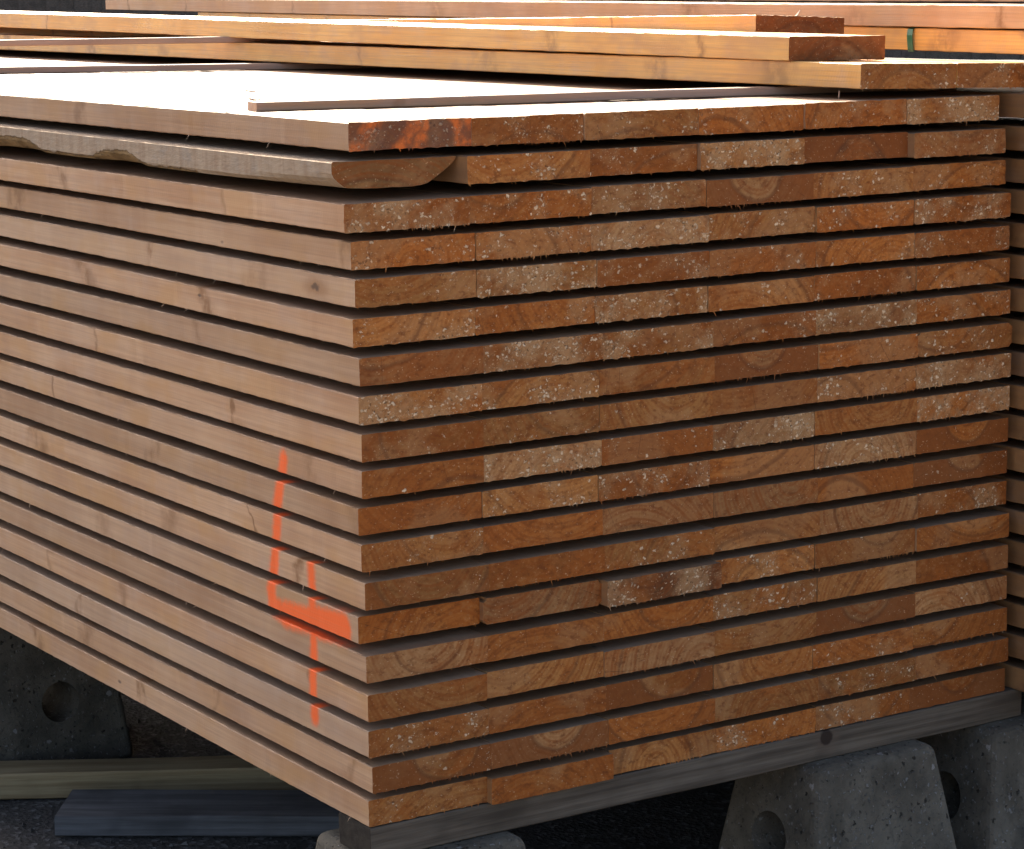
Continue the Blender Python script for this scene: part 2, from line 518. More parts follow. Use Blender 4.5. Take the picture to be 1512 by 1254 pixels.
def plank_mesh(name, W, T, L, seed, mats, stations, rough=0.0008, ragged=0.4, chip_top=0.0, bow=0.0015, wane=None,
               splint=0, ch=0.0012, whisk=0):
    """a sawn plank: x = width, y = length (front end at 0), z = thickness; slot 0 sides, slot 1 end grain"""
    rnd = random.Random(int(seed * 1000) + 7)
    xs = axis_pts(W, 0.008, ch)
    zs = axis_pts(T, 0.0076, ch)
    nx, nzv = len(xs) - 1, len(zs) - 1
    s = seed * 13.7

    def sect(x, z, y):
        """section outline at y, with soft corners, wandering saw line and nicks"""
        px, pz = x, z
        cx = 0 if x <= 0 else (1 if x >= W else -1)
        cz = 0 if z <= 0 else (1 if z >= T else -1)
        if cx >= 0 and cz >= 0:
            k = ch * (0.7 + 0.6 * abs(nz(s + cx * 5, y * 30, cz * 3)))
            px += k if cx == 0 else -k
            pz += k * .6 if cz == 0 else -k * .6
        if cx == 0 or cz == 0 or cz == 1:
            e = nz(s + cx * 2.1, y * 55.0, cz * 4.4 + x * 60) * 0.0007
            if cx == 0:
                px += e
            if cz == 0:
                pz += e * 1.2
            if cz == 1:
                pz += e
        if wane:
            px, pz = wane(px, pz, y)
        bz = bow * (nz(s, y * 0.55, 3.3) + 0.5 * nz(s, y * 1.7, 8.1))
        bx = bow * (nz(s + 50, y * 0.6, 3.3) + 0.5 * nz(s + 50, y * 1.9, 8.1))
        return px + bx, pz + bz

    def ring(y):
        pts = [(x, 0.0) for x in xs] + [(W, z) for z in zs[1:]] + [(x, T) for x in reversed(xs[:-1])] + [(0.0, z) for z in reversed(zs[1:-1])]
        return [sect(x, z, y) for x, z in pts]

    K = 2 * nx + 2 * nzv
    V, F, MI = [], [], []

    def endy(x, z):
        y = rough * (nz(s + x * 90, z * 90, 1.1) + 0.7 * nz(s + x * 300, z * 300, 2.2))
        return y

    # front grid (end grain)
    grid = {}
    for i, x in enumerate(xs):
        for j, z in enumerate(zs):
            px, pz = sect(x, z, 0.0)
            if j == 0:
                pz -= ragged * 0.0022 * max(0.0, nz(s + x * 160, 9.0, 5.0) + 0.15) if not wane else 0
            if j == nzv and chip_top:
                pz -= chip_top * max(0.0, nz(s + x * 70, 4.0, 2.0) + 0.25 * nz(s + x * 230, 4.0, 2.0))
            grid[i, j] = len(V)
            V.append((px, endy(x, z), pz))
    for i in range(nx):
        for j in range(nzv):
            F.append((grid[i, j], grid[i + 1, j], grid[i + 1, j + 1], grid[i, j + 1]))
            MI.append(1)
    per = [grid[i, 0] for i in range(nx + 1)] + [grid[nx, j] for j in range(1, nzv + 1)] + \
          [grid[i, nzv] for i in range(nx - 1, -1, -1)] + [grid[0, j] for j in range(nzv - 1, 0, -1)]
    prev = per
    wl = 2 if wane else 0
    for y in stations + [L]:
        r = ring(y)
        base = len(V)
        V.extend((x, y, z) for x, z in r)
        cur = list(range(base, base + K))
        for k in range(K):
            k2 = (k + 1) % K
            F.append((prev[k2], prev[k], cur[k], cur[k2]))
            MI.append(2 if wane else 0)
        prev = cur
    # back end as quad strips between lower and upper perimeter
    bot = prev[:nx + 1]
    top = [prev[nx + nzv + (nx - i)] if i < nx + 0 else prev[nx + nzv] for i in range(nx + 1)]
    F.append(tuple(prev))
    MI.append(1)
    # torn fibres hanging on the bottom arris of the end
    c0, cw = rnd.uniform(0.2, 0.8) * W, rnd.uniform(0.02, 0.06)
    for sp_ in range(splint):
        x = rnd.uniform(0.003, W - 0.003) if sp_ % 5 == 0 else min(W - .003, max(.003, rnd.gauss(c0, cw)))
        if wane:
            break
        ln = rnd.uniform(0.0015, 0.0045) * (2.2 if rnd.random() < 0.06 else 1)
        wd = rnd.uniform(0.0006, 0.0014)
        lean = rnd.uniform(-0.6, 0.6) * ln
        fw = -rnd.uniform(0.0, 0.5) * ln
        b = len(V)
        V += [(x - wd, 0.0004, 0.0012), (x + wd, 0.0004, 0.0012), (x + lean, fw, -ln), (x, 0.0016, 0.0012)]
        F += [(b, b + 2, b + 1), (b, b + 3, b + 2), (b + 1, b + 2, b + 3)]
        MI += [1, 1, 1]
    # whiskers on the lower long arris
    for _ in range(whisk):
        y = rnd.uniform(0.02, 2.2)
        ln = rnd.uniform(0.004, 0.012)
        wd = 0.0007
        b = len(V)
        dy = rnd.uniform(-1, 1) * ln
        V += [(0.001, y - wd, 0.001), (0.001, y + wd, 0.001), (-ln * .5, y + dy, -ln * rnd.uniform(.2, .8)), (0.002, y, 0.0022)]
        F += [(b, b + 2, b + 1), (b, b + 3, b + 2), (b + 1, b + 2, b + 3)]
        MI += [0, 0, 0]
    o = link_mesh(name, V, F, mats, MI)
    if wane:
        at = o.data.attributes.new('bark', 'FLOAT', 'POINT')
        at.data.foreach_set('value', [wane.bark(*v) for v in V])
    return o


def place(o, p0, yaw=0.0, roll=0.0, pitch=0.0):
    """origin at the front lower left corner; roll tips the right side up, pitch lifts the far end"""
    o.matrix_world = Matrix.Translation(p0) @ Matrix.Rotation(yaw, 4, 'Z') @ Matrix.Rotation(pitch, 4, 'X') @ Matrix.Rotation(-roll, 4, 'Y')


def sta(dense_to, step, L):
    st = [0.0025, 0.008, 0.018]
    y = 0.03
    while y < dense_to:
        st.append(y)
        y += step
    y = max(y, 0.06)
    while y < L - 0.1:
        st.append(y)
        y *= 1.35
    return st


# ------------------------------------------------------------------ the front stack
T, P = 0.0382, 0.05224
U = [0.0078, -0.0023, -0.0122, -0.0003, 0.0034, -0.0012, -0.0008, -0.0022, 0., 0.0009, -0.0002, 0.0015, 0.0008, 0.0004, 0.0011, 0.0005, 0.0005, 0.0039, 0.0016]
VL = [0.0215, 0.0297, 0.0004, 0.006, 0.0032, 0.0042, -0.01, -0.0076, -0.0084, -0.0053, 0.0026, -0.0009, -0.0075, 0.0093, -0.0053, -0.012, -0.0077, -0.0115, -0.0023]
VR = [0.0124, 0.0046, 0.0127, -0.0007, -0.0008, 0.0002, -0.0008, -0.0034, -0.002, -0.0012, 0.0001, 0.002, 0.0064, -0.0017, -0.0027, -0.0056, -0.0087, -0.0088, -0.0002]
DZ = [0.0009, 0.0013, -0.0012, -0.0002, 0., -0.0003, -0.0009, -0.0007, -0.0005, -0.0001, 0.0002, 0.0004, 0.0005, 0.0009, 0.0002, -0.0005, -0.0005, -0.0001, 0.0005]
TL = [-0.0045, -0.0049, -0.0012, -0.0007, -0.0002, 0.0003, 0.001, 0.0005, 0.0025, 0.0015, 0.0008, 0.0001, 0.0001, -0.0006, 0.0006, 0.0013, 0.0009, 0.0008, 0.0002]
S = [[0.0078, 0.2028, 0.3908, 0.5917, 0.7884, 0.9894, 1.1818], [-0.0023, 0.1866, 0.3922, 0.5918, 0.7869, 0.9981, 1.1882],
     [-0.0122, 0.1866, 0.3923, 0.5974, 0.7994, 1.0002, 1.1968], [-0.0003, 0.1971, 0.3897, 0.6012, 0.8028, 0.9959, 1.1969],
     [0.0034, 0.1963, 0.3986, 0.599, 0.8002, 0.9972, 1.1962], [-0.0012, 0.1943, 0.3967, 0.5978, 0.7982, 1.0018, 1.1983],
     [-0.0008, 0.1976, 0.4012, 0.6014, 0.7975, 1.0013, 1.2006], [-0.0022, 0.1959, 0.3953, 0.6032, 0.8034, 1.0017, 1.2024],
     [0., 0.1964, 0.3957, 0.599, 0.8014, 1.0007, 1.2019], [0.0009, 0.1982, 0.4001, 0.6018, 0.7967, 1.0032, 1.2019],
     [-0.0002, 0.1998, 0.3975, 0.599, 0.8, 1.0047, 1.2014], [0.0015, 0.1989, 0.4049, 0.6065, 0.8063, 1.0038, 1.2037],
     [0.0008, 0.2019, 0.4036, 0.6063, 0.8113, 1.0137, 1.2051], [0.0004, 0.1986, 0.403, 0.6121, 0.8033, 1.0072, 1.206],
     [0.0011, 0.2002, 0.4016, 0.6022, 0.8047, 1.005, 1.2037], [0.0005, 0.1955, 0.3973, 0.6001, 0.7985, 1.0031, 1.2016],
     [0.0005, 0.1975, 0.4018, 0.5995, 0.7917, 0.9966, 1.2007], [0.0039, 0.2005, 0.4039, 0.601, 0.803, 1.0027, 1.2038],
     [0.0016, 0.1973, 0.4103, 0.6103, 0.8055, 0.9984, 1.2059]]
# end looks read off each plank: tone letter (d dark, o orange, t tan, p pale pinkish) and how torn the fibres are; a = bold arc of heartwood
LOOK = ["d1 o1 t1 o1 o1 t2", "d0 t1 o1 t2 d0a p1", "o2 o1 p1 p0a t1 o1", "o1 o1 p2 t1 o1 o2", "t1 t2 o1 o1 o1 o1",
        "t1 o1 t2 t0 o1 o1", "p0 o2 o2 o1 p2 o1", "t2 t1 t0 p0a o1 t1", "o0 t1 t0 t0 o1 p2", "o0 p2 o0 p2 t0 o2",
        "o0 t1 o1 o0 p1 o0a", "t1 o0 p0 p0 o0 o0a", "t0 o0 t1 t0 p0 o1", "o0 p0 d2 t1 t0 o0", "p0 o0 o0 t1 t0 o0",
        "t0 t0 p0 t0 p0a p0", "t1 o0 o0a t0 o1 o0", "t0a p0a o0 t0 t1 o0", "t1 o0 t0 o1 o1 o0a"]
PROTR = {(13, 2): -0.018, (13, 1): -0.004, (18, 1): -0.013, (1, 1): -0.016, (1, 4): 0.010, (13, 0): 0.004, (7, 3): 0.004, (3, 3): 0.006}
ORD = ["first", "second", "third", "fourth", "fifth", "sixth", "seventh", "eighth", "ninth", "tenth", "eleventh", "twelfth",
       "thirteenth", "fourteenth", "fifteenth", "sixteenth", "seventeenth", "eighteenth", "nineteenth"]
TONES = {'d': (0.25, 0.112, 0.050), 'o': (0.62, 0.205, 0.042), 't': (0.64, 0.270, 0.078), 'p': (0.63, 0.325, 0.135)}
TNAME = {'d': 'dark brown', 'o': 'orange-brown', 't': 'tan', 'p': 'pale pinkish'}
FNAME = {0: 'smooth', 1: 'speckled', 2: 'woolly torn'}


class Wane:
    """bark edge eating into the lower corners of the second-layer plank"""

    def __init__(self, W):
        self.W = W

    def h(self, y):
        v = 0.10 + 0.10 * nz(y * 3.1, 7.7, 1.0) + 0.06 * nz(y * 14.0, 2.0, 5.0)
        for c_, w_, a_ in ((0.70, 0.085, 0.42), (1.13, 0.10, 0.46), (1.75, 0.16, 0.5), (2.4, 0.1, 0.3)):
            v += a_ * math.exp(-((y - c_) / w_) ** 4)
        v = max(v, 0.60 * (1 - y / 0.40)) if y < 0.40 else v
        return max(0.02, min(0.85, v)) * T

    def __call__(self, x, z, y):
        W = self.W
        x = x - 0.012 * (1 - x / W) if x < 0.03 else x
        h = self.h(y)
        if z < h:
            k = 1 - z / h
            ins = (0.024 * (h / T) + 0.006) * k ** 1.6
            if x < W * 0.45:
                x += ins * max(0.0, 1 - max(0, x) / 0.05)
                if x < 0.05:
                    z += 0.006 * (h / T) * k * max(0.0, 1 - max(0, x) / 0.05)
        hr = T * 0.95
        kr = 1 - z / hr if z < hr else 0
        if x > W * 0.6:
            f = (x - W * 0.6) / (W * 0.4)
            x -= 0.045 * f * kr ** 1.3 + 0.004 * f
            z += 0.004 * f * f * kr
        return x, z

    def bark(self, x, y, z):
        if x > self.W * 0.70:
            return 1.0 if z < T * 0.9 else 0.3
        if x > 0.06 or y < 0.42:
            return 0.12 * max(0.0, min(1.0, (self.h(y) - z) / 0.006))
        return max(0.0, min(1.0, 0.5 + (self.h(y) - z) / 0.010 * 0.5))


rng = random.Random(11)
LEN = 4.8
stack_group = "planks of the front stack"
for i in range(19):
    z0 = (18 - i) * P + DZ[i]
    roll = math.atan2(TL[i], 1.2)
    look = LOOK[i].split()
    for k in range(6):
        x0, x1 = S[i][k], S[i][k + 1]
        gap = rng.uniform(0.0002, 0.0009)
        Wd = x1 - x0 - gap
        f = k / 5
        v = VL[i] * (1 - f) + VR[i] * f + rng.uniform(-0.0016, 0.0016) * (0 if k == 0 else 1) + PROTR.get((i, k), 0)
        tone, fz = look[k][0], int(look[k][1])
        arc = look[k].endswith('a')
        seed = rng.uniform(0, 40) + i * 1.37 + k * 7.9
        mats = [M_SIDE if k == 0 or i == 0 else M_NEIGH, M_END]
        wane = None
        if k == 0 and 7 <= i <= 17:
            mats = [M_SIDEP, M_END]
        if (i, k) == (1, 0):
            wane = Wane(Wd)
            mats = [M_SIDE, M_END, M_WANE]
        if k == 0:
            st = sta(3.3, 0.014, LEN)
        else:
            st = sta(0.06 if i else 0.3, 0.03, LEN)
        o = plank_mesh("sawn_plank", Wd, T, LEN + rng.uniform(-.02, .02), seed, mats, st,
                       rough=0.0006 + 0.0007 * fz, ragged=0.5 + 0.5 * fz, chip_top=0.006 if (i == 0 and k == 0) else 0.0022 if i == 0 else 0.0,
                       bow=0.0022 if k == 0 else 0.0010, wane=wane,
                       splint=[1, 4, 9][fz] + (34 if rng.random() < 0.16 else 0), whisk=5 if k == 0 and not wane else 0,
                       ch={(7, 5): 0.006, (13, 1): 0.006}.get((i, k), 0.0012))
        zz = z0 + TL[i] * (x0 / 1.2) + rng.uniform(-0.0007, 0.0007) * (0 if k == 0 else 1)
        place(o, (x0, v, zz), yaw=rng.uniform(-.0006, .0006), roll=roll)
        c = TONES[tone]
        j = rng.uniform(0.58, 1.18)
        hj = rng.uniform(-0.05, 0.09)
        o.color = (c[0] * j, c[1] * j * (1 + hj), c[2] * j * (1 + 2 * hj), 1)
        if wane:
            o.color = (0.27, 0.165, 0.068, 1)
        o['seed'] = seed % 23
        o['fuzz'] = max(0.0, [0.06, 0.48, 1.0][fz] + rng.uniform(-.16, .16))
        o['tone'] = rng.uniform(0.84, 1.10) * (0.90 if i == 0 else 1)
        o['grey'] = 0.75 if wane else max(0.0, rng.uniform(-0.35, 0.38))
        up = rng.random() < 0.5
        if arc:
            o['pith_x'] = Wd * rng.uniform(0.42, 0.62)
            o['pith_z'] = T + 0.02 if (i, k) not in ((1, 4),) else -0.02
            o['heart'] = rng.uniform(0.045, 0.062)
            o['sap'] = 0.75
        else:
            o['pith_x'] = Wd * rng.uniform(0.1, 0.9)
            o['pith_z'] = (T + rng.uniform(0.0, 0.14)) if up else -rng.uniform(0.0, 0.14)
            o['heart'] = rng.uniform(0.05, 0.16)
            o['sap'] = rng.uniform(0.0, 0.4)
        o['spray'] = 1.0 if (i, k) == (0, 0) else 0.0
        if (i, k) == (0, 0):
            lab = "top corner plank of the front stack, its dark end streaked with orange spray paint"
        elif wane:
            lab = "greyish plank with rounded bark-edged end under the top corner plank of the front stack"
        else:
            where = "at near corner" if k == 0 else f"{ORD[k]} from near corner"
            lay = "top layer" if i == 0 else "bottom layer" if i == 18 else f"{ORD[i]} layer down"
            lab = f"{FNAME[fz]} {TNAME[tone]}-ended plank, {lay} in front stack, {where}"
        tag(o, lab, "plank", stack_group)

# ------------------------------------------------------------------ the neighbouring stack (left column of planks)
for i in range(19):
    z0 = (18 - i) * P + rng.uniform(-0.0008, 0.0008) - (0.003 if i < 3 else 0)
    seed = rng.uniform(0, 60)
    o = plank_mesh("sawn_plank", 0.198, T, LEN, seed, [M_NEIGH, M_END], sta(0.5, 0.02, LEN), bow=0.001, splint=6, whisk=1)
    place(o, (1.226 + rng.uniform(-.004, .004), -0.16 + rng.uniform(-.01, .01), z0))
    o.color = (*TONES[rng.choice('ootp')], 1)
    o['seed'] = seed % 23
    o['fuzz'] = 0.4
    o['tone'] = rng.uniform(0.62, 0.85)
    o['grey'] = 0.0
    o['pith_x'], o['pith_z'], o['heart'], o['sap'], o['spray'] = 0.1, 0.12, 0.1, 0.2, 0.0
    lay = "top layer" if i == 0 else "bottom layer" if i == 18 else f"{ORD[i]} layer down"
    tag(o, f"plank edge of the neighbouring stack seen right of the front stack, {lay}", "plank", "planks of the stack to the right")


# ------------------------------------------------------------------ loose planks on top
def loose(p0, W, L, yaw=0., roll=0., pitch=0., tone='t', fz=1, label='', seed=1., chip=0.0, splint=10, mat=None, tonev=1.0, Th=T, grey=0.0, dens=2.6, group="loose planks lying on the stacks"):
    o = plank_mesh("loose_plank", W, Th, L, seed, [mat or M_UP, M_END], sta(dens, 0.03, L), chip_top=chip, splint=splint, bow=0.0016, rough=0.001)
    place(o, p0, yaw, roll, pitch)
    o.color = (*TONES[tone], 1)
    o['seed'] = seed
    o['fuzz'] = [0.16, 0.5, 0.95][fz]
    o['tone'] = tonev
    o['grey'] = grey
    o['pith_x'], o['pith_z'], o['heart'], o['sap'], o['spray'] = W * .5, -0.05, 0.08, 0.4, 0.0
    tag(o, label, "plank", group)
    return o


sl = math.atan2(-0.0098, 0.341)
loose((0.9086, 0.030, 0.9939), 0.1945, 4.8, yaw=R(-0.35), roll=sl, tone='t', fz=1, seed=3.3,
      label="loose plank on the thin lath, its fuzzy brown end above the stack's right corner")
loose((1.1045, 0.028, 0.9939 - 0.0287 * 0.196), 0.198, 4.8, yaw=R(-0.35), roll=sl, tone='o', fz=1, seed=9.1,
      label="loose plank end cut by the photo's right edge, bridging the front and neighbouring stacks")
loose((0.905, 0.20, 1.0325), 0.1985, 4.9, yaw=R(-0.15), roll=math.atan2(-0.0031, 0.199), pitch=math.atan2(0.0128, 2.05), tone='d', fz=0, seed=14.2,
      label="loose topmost plank with dark brown end, resting on a lath, top in sun")
loose((1.1125, 0.5476, 1.0605), 0.198, 4.2, yaw=R(0.0), roll=math.atan2(-0.009, 0.198), pitch=math.atan2(-0.0128, 1.05), tone='d', fz=0, seed=17.9, chip=0.006,
      label="loose plank set further back, dark end with splintered sunlit top edge", dens=1.6)
yn = math.atan(0.125)


def skew(y0, x_at0, z, W, L, **kw):
    """plank skewed like the upper part of the neighbouring stack"""
    return loose((x_at0 + 0.125 * y0, y0, z), W, L, yaw=-yn, **kw)


skew(-0.35, 1.297, 1.034, 0.2, 4.6, tone='o', seed=21.0, tonev=0.95,
     label="plank under the banded upper row of the neighbouring stack, behind the green strap", group="skewed planks on the neighbouring stack")
skew(-0.40, 1.290, 1.0745, 0.2, 5.6, tone='t', seed=5.5, mat=M_SIDE, tonev=0.98,
     label="long plank across the top of the photo, left face in shade, above the green strap", group="skewed planks on the neighbouring stack")
skew(-0.40, 1.395, 1.1145, 0.2, 5.0, tone='t', seed=7.2, mat=M_SIDE,
     label="highest plank at the upper right, set back on the long skewed plank", group="skewed planks on the neighbouring stack")


def box_obj(name, sx, sy, sz, mat, seed=1.0, seg=24, wob=0.0008, ch=0.0015, endmat=None):
    """a squared lath or bearer along x with soft arrises and a slightly wandering outline"""
    sec = [(ch, 0), (sy - ch, 0), (sy, ch), (sy, sz - ch), (sy - ch, sz), (ch, sz), (0, sz - ch), (0, ch)]
    V, F = [], []
    for i in range(seg + 1):
        x = sx * i / seg
        for y, z in sec:
            V.append((x + (nz(seed + y * 60, z * 60, i) * 0.002 if i in (0, seg) else 0), y + wob * nz(seed, x * 4, y * 50), z + wob * nz(seed + 9, x * 4, z * 50 + y * 9)))
    K = len(sec)
    for i in range(seg):
        for k in range(K):
            k2 = (k + 1) % K
            F.append((i * K + k, i * K + k2, (i + 1) * K + k2, (i + 1) * K + k))
    F.append(tuple(reversed(range(K))))
    F.append(tuple(range(seg * K, seg * K + K)))
    o = link_mesh(name, V, F, [mat] + ([endmat] if endmat else []), [0] * (len(F) - 2) + [1, 1] if endmat else None)
    o['seed'] = seed
    o['tone'] = 1.0
    o['grey'] = 0.0
    return o


ztop = 18 * P + DZ[0] + T
lg = "laths between plank layers"
st_a = box_obj("spacer_lath", 1.22, 0.038, 0.0135, M_STICK, 2.2)
st_a.matrix_world = Matrix.Translation((0.050, 0.370, ztop + 0.0006)) @ Matrix.Rotation(math.atan2(-0.122, 0.842), 4, 'Z') @ Matrix.Rotation(math.atan2(0.0042, 1.2), 4, 'Y')
tag(st_a, "thin lath nearest the front ends, its cut left end lying on the sunlit top layer", "lath", lg)
st_b = box_obj("spacer_lath", 1.45, 0.038, 0.0135, M_STICK, 4.7)
st_b.matrix_world = Matrix.Translation((0.10, 2.40, ztop + 0.0006)) @ Matrix.Rotation(math.atan2(-0.2675, 0.5116), 4, 'Z') @ Matrix.Rotation(math.atan2(0.003, 1.2), 4, 'Y')
tag(st_b, "thin lath further back on the sunlit top layer, running off the photo's left edge", "lath", lg)
st_c = box_obj("spacer_lath", 1.30, 0.038, 0.0135, M_STICK, 8.4)
st_c.matrix_world = Matrix.Translation((0.10, 2.556, 1.0325)) @ Matrix.Rotation(math.atan2(-0.2168, 0.4592), 4, 'Z')
tag(st_c, "upper thin lath at the left, wedged under the topmost loose plank", "lath", lg)

# bearer timber under the front end
be = box_obj("bearer_beam", 1.236, 0.092, 0.0465, M_BEAR, 6.1, wob=0.0015, ch=0.002, endmat=M_BEND)
be.location = (0.003, -0.004, -0.0475)
tag(be, "grey weathered bearer timber with dark knot under the front stack's end", "beam")

# green packing strap round the skewed pack, bulging over the face of the lower plank
pts = [(0.10, 1.0742), (0.02, 1.0742), (0.004, 1.0740), (-0.0035, 1.0700), (-0.0050, 1.060), (-0.0040, 1.046), (-0.0030, 1.036), (-0.001, 1.0315), (0.010, 1.0310), (0.10, 1.0315)]
V, F = [], []
wS = 0.0165
for px, pz in pts:
    for dy in (-wS / 2, wS / 2):
        for off in (0.0, 0.0009):
            V.append((px - off, dy, pz))
n = len(pts)
for i in range(n - 1):
    a, b = i * 4, (i + 1) * 4
    F += [(a + 1, a + 3, b + 3, b + 1), (a, b, b + 2, a + 2), (a, a + 1, b + 1, b), (a + 2, b + 2, b + 3, a + 3)]
F += [(0, 2, 3, 1), ((n - 1) * 4, (n - 1) * 4 + 1, (n - 1) * 4 + 3, (n - 1) * 4 + 2)]
strap = link_mesh("packing_strap", V, F, [M_STRAP])
ys = 0.41
strap.matrix_world = Matrix.Translation((1.297 + 0.125 * ys, ys, 0)) @ Matrix.Rotation(-yn, 4, 'Z')
tag(strap, "green plastic packing strap around the orange-lit plank at upper right", "strap")

# ------------------------------------------------------------------ ground and concrete blocks
GZ = -0.45
gv, gf = [], []
ring_r = [0, 1, 2, 4, 8, 16, 40, 120, 600]
NS = 48
gv.append((0, 0, 0))
for r_ in ring_r[1:]:
    for a in range(NS):
        t_ = 2 * math.pi * a / NS
        x, y = r_ * math.cos(t_), r_ * math.sin(t_)
        gv.append((x, y, 0.006 * nz(x * .7, y * .7, 0) if r_ < 20 else 0))
for a in range(NS):
    gf.append((0, 1 + a, 1 + (a + 1) % NS))
for q in range(len(ring_r) - 2):
    b0, b1 = 1 + q * NS, 1 + (q + 1) * NS
    for a in range(NS):
        a2 = (a + 1) % NS
        gf.append((b0 + a, b1 + a, b1 + a2, b0 + a2))
ground = link_mesh("ground", gv, gf, [M_ASPH], smooth=True)
ground.location = (0, 0, GZ)
ground['kind'] = 'structure'


def concrete_block(loc, w, d, h, k, hole_dir='X', hole_z=None, yaw=0.0, seed=1.0, hole_off=0.0, rim=0.004):
    """cast footing block: tapered sides, rounded arrises, a lifting hole right through; origin at base centre"""
    bm = bmesh.new()
    bw, bd = w + 2 * k * h, d + 2 * k * h
    vs_ = [bm.verts.new(p) for p in [(-bw / 2, -bd / 2, 0), (bw / 2, -bd / 2, 0), (bw / 2, bd / 2, 0), (-bw / 2, bd / 2, 0),
                                     (-w / 2, -d / 2, h), (w / 2, -d / 2, h), (w / 2, d / 2, h), (-w / 2, d / 2, h)]]
    for f in ((3, 2, 1, 0), (4, 5, 6, 7), (0, 1, 5, 4), (1, 2, 6, 5), (2, 3, 7, 6), (3, 0, 4, 7)):
        bm.faces.new([vs_[i] for i in f])
    bmesh.ops.bevel(bm, geom=bm.edges[:], offset=0.016, segments=4, profile=0.5, affect='EDGES')
    me = bpy.data.meshes.new("concrete_block")
    bm.to_mesh(me)
    bm.free()
    o = bpy.data.objects.new("concrete_block", me)
    C.objects.link(o)
    # cutter for the hole
    cb = bmesh.new()
    bmesh.ops.create_cone(cb, cap_ends=True, segments=32, radius1=0.041, radius2=0.041, depth=2.0)
    cm = bpy.data.meshes.new("cutter")
    cb.to_mesh(cm)
    cb.free()
    cut = bpy.data.objects.new("cutter", cm)
    C.objects.link(cut)
    hz = h * 0.66 if hole_z is None else hole_z
    if hole_dir == 'X':
        cut.matrix_world = Matrix.Translation((0, hole_off, hz)) @ Matrix.Rotation(R(90), 4, 'Y')
    else:
        cut.matrix_world = Matrix.Translation((hole_off, 0, hz)) @ Matrix.Rotation(R(90), 4, 'X')
    md = o.modifiers.new("hole", 'BOOLEAN')
    md.operation = 'DIFFERENCE'
    md.object = cut
    md.solver = 'EXACT'
    dg = bpy.context.evaluated_depsgraph_get()
    dg.update()
    me2 = bpy.data.meshes.new_from_object(o.evaluated_get(dg))
    o.modifiers.clear()
    o.data = me2
    bpy.data.objects.remove(cut)
    bpy.data.meshes.remove(me)
    me2.materials.clear()
    me2.materials.append(M_CONC)
    # worn surface
    bm = bmesh.new()
    bm.from_mesh(me2)
    for v_ in bm.verts:
        q_ = v_.co * 14 + Vector((seed, seed * 2, 0))
        v_.co += v_.normal * 0.003 * mnoise.noise(q_)
    bm.to_mesh(me2)
    bm.free()
    o.matrix_world = Matrix.Translation(loc) @ Matrix.Rotation(yaw, 4, 'Z')
    return o


BH = -0.0485 - GZ
bg_ = "concrete footing blocks under the stacks"
b2 = concrete_block((0.898, 0.056, GZ), 0.240, 0.198, BH, 0.165, 'X', hole_z=0.272, seed=1.0)
tag(b2, "concrete block with a round hole, middle of the front bearer", "concrete block", bg_)
b1 = concrete_block((0.122, 0.062, GZ), 0.240, 0.198, BH, 0.165, 'X', hole_z=0.272, seed=4.0)
tag(b1, "concrete block mostly cut off below the front stack's near corner", "concrete block", bg_)
b3 = concrete_block((1.262, 0.050, GZ), 0.240, 0.198, BH, 0.165, 'X', hole_z=0.272, seed=8.0)
tag(b3, "concrete block at the photo's lower right edge, under the bearer's right end", "concrete block", bg_)
b4 = concrete_block((0.215, 1.985, GZ), 0.40, 0.20, BH, 0.13, 'Y', hole_z=0.145, seed=12.0, hole_off=0.095)
tag(b4, "concrete block with a hole in the dark far back under the stack, lower left", "concrete block", bg_)

gp = box_obj("ground_plank", 0.62, 0.165, 0.040, M_GREYB, 3.0, wob=0.002, ch=0.003)
gp.matrix_world = Matrix.Translation((0.1195, 1.444, GZ + 0.006)) @ Matrix.Rotation(math.atan2(-0.24, 0.34), 4, 'Z')
tag(gp, "bluish grey weathered plank lying on the ground at the lower left", "plank")
gp2 = box_obj("ground_plank", 2.2, 0.10, 0.052, M_TANB, 5.0, wob=0.003, ch=0.003)
gp2.matrix_world = Matrix.Translation((-0.35, 1.985, GZ + 0.006)) @ Matrix.Rotation(math.atan2(-0.29, 0.5), 4, 'Z')
tag(gp2, "greenish tan plank lying on the ground behind the grey plank", "plank")

# wood crumbs and grit scattered on the ground: nobody could count them
V, F = [], []
r2 = random.Random(5)
for _ in range(420):
    a = r2.uniform(-0.6, 0.6)
    b = r2.uniform(0.6, 2.4)
    s_ = r2.uniform(0.002, 0.008) * (2 if r2.random() < .06 else 1)
    base = len(V)
    an = r2.uniform(0, 6.28)
    for cx, cy, cz in ((1.6, 0, 0), (-.6, .8, 0), (-.6, -.8, 0), (0, 0, .9)):
        V.append((a + s_ * (cx * math.cos(an) - cy * math.sin(an)), b + s_ * (cx * math.sin(an) + cy * math.cos(an)), GZ + 0.004 + s_ * cz))
    F += [(base, base + 1, base + 3), (base + 1, base + 2, base + 3), (base + 2, base, base + 3)]
grit = link_mesh("ground_grit", V, F, [M_ASPH])
tag(grit, "loose grit and crumbs on the dark ground", "grit", kind="stuff")


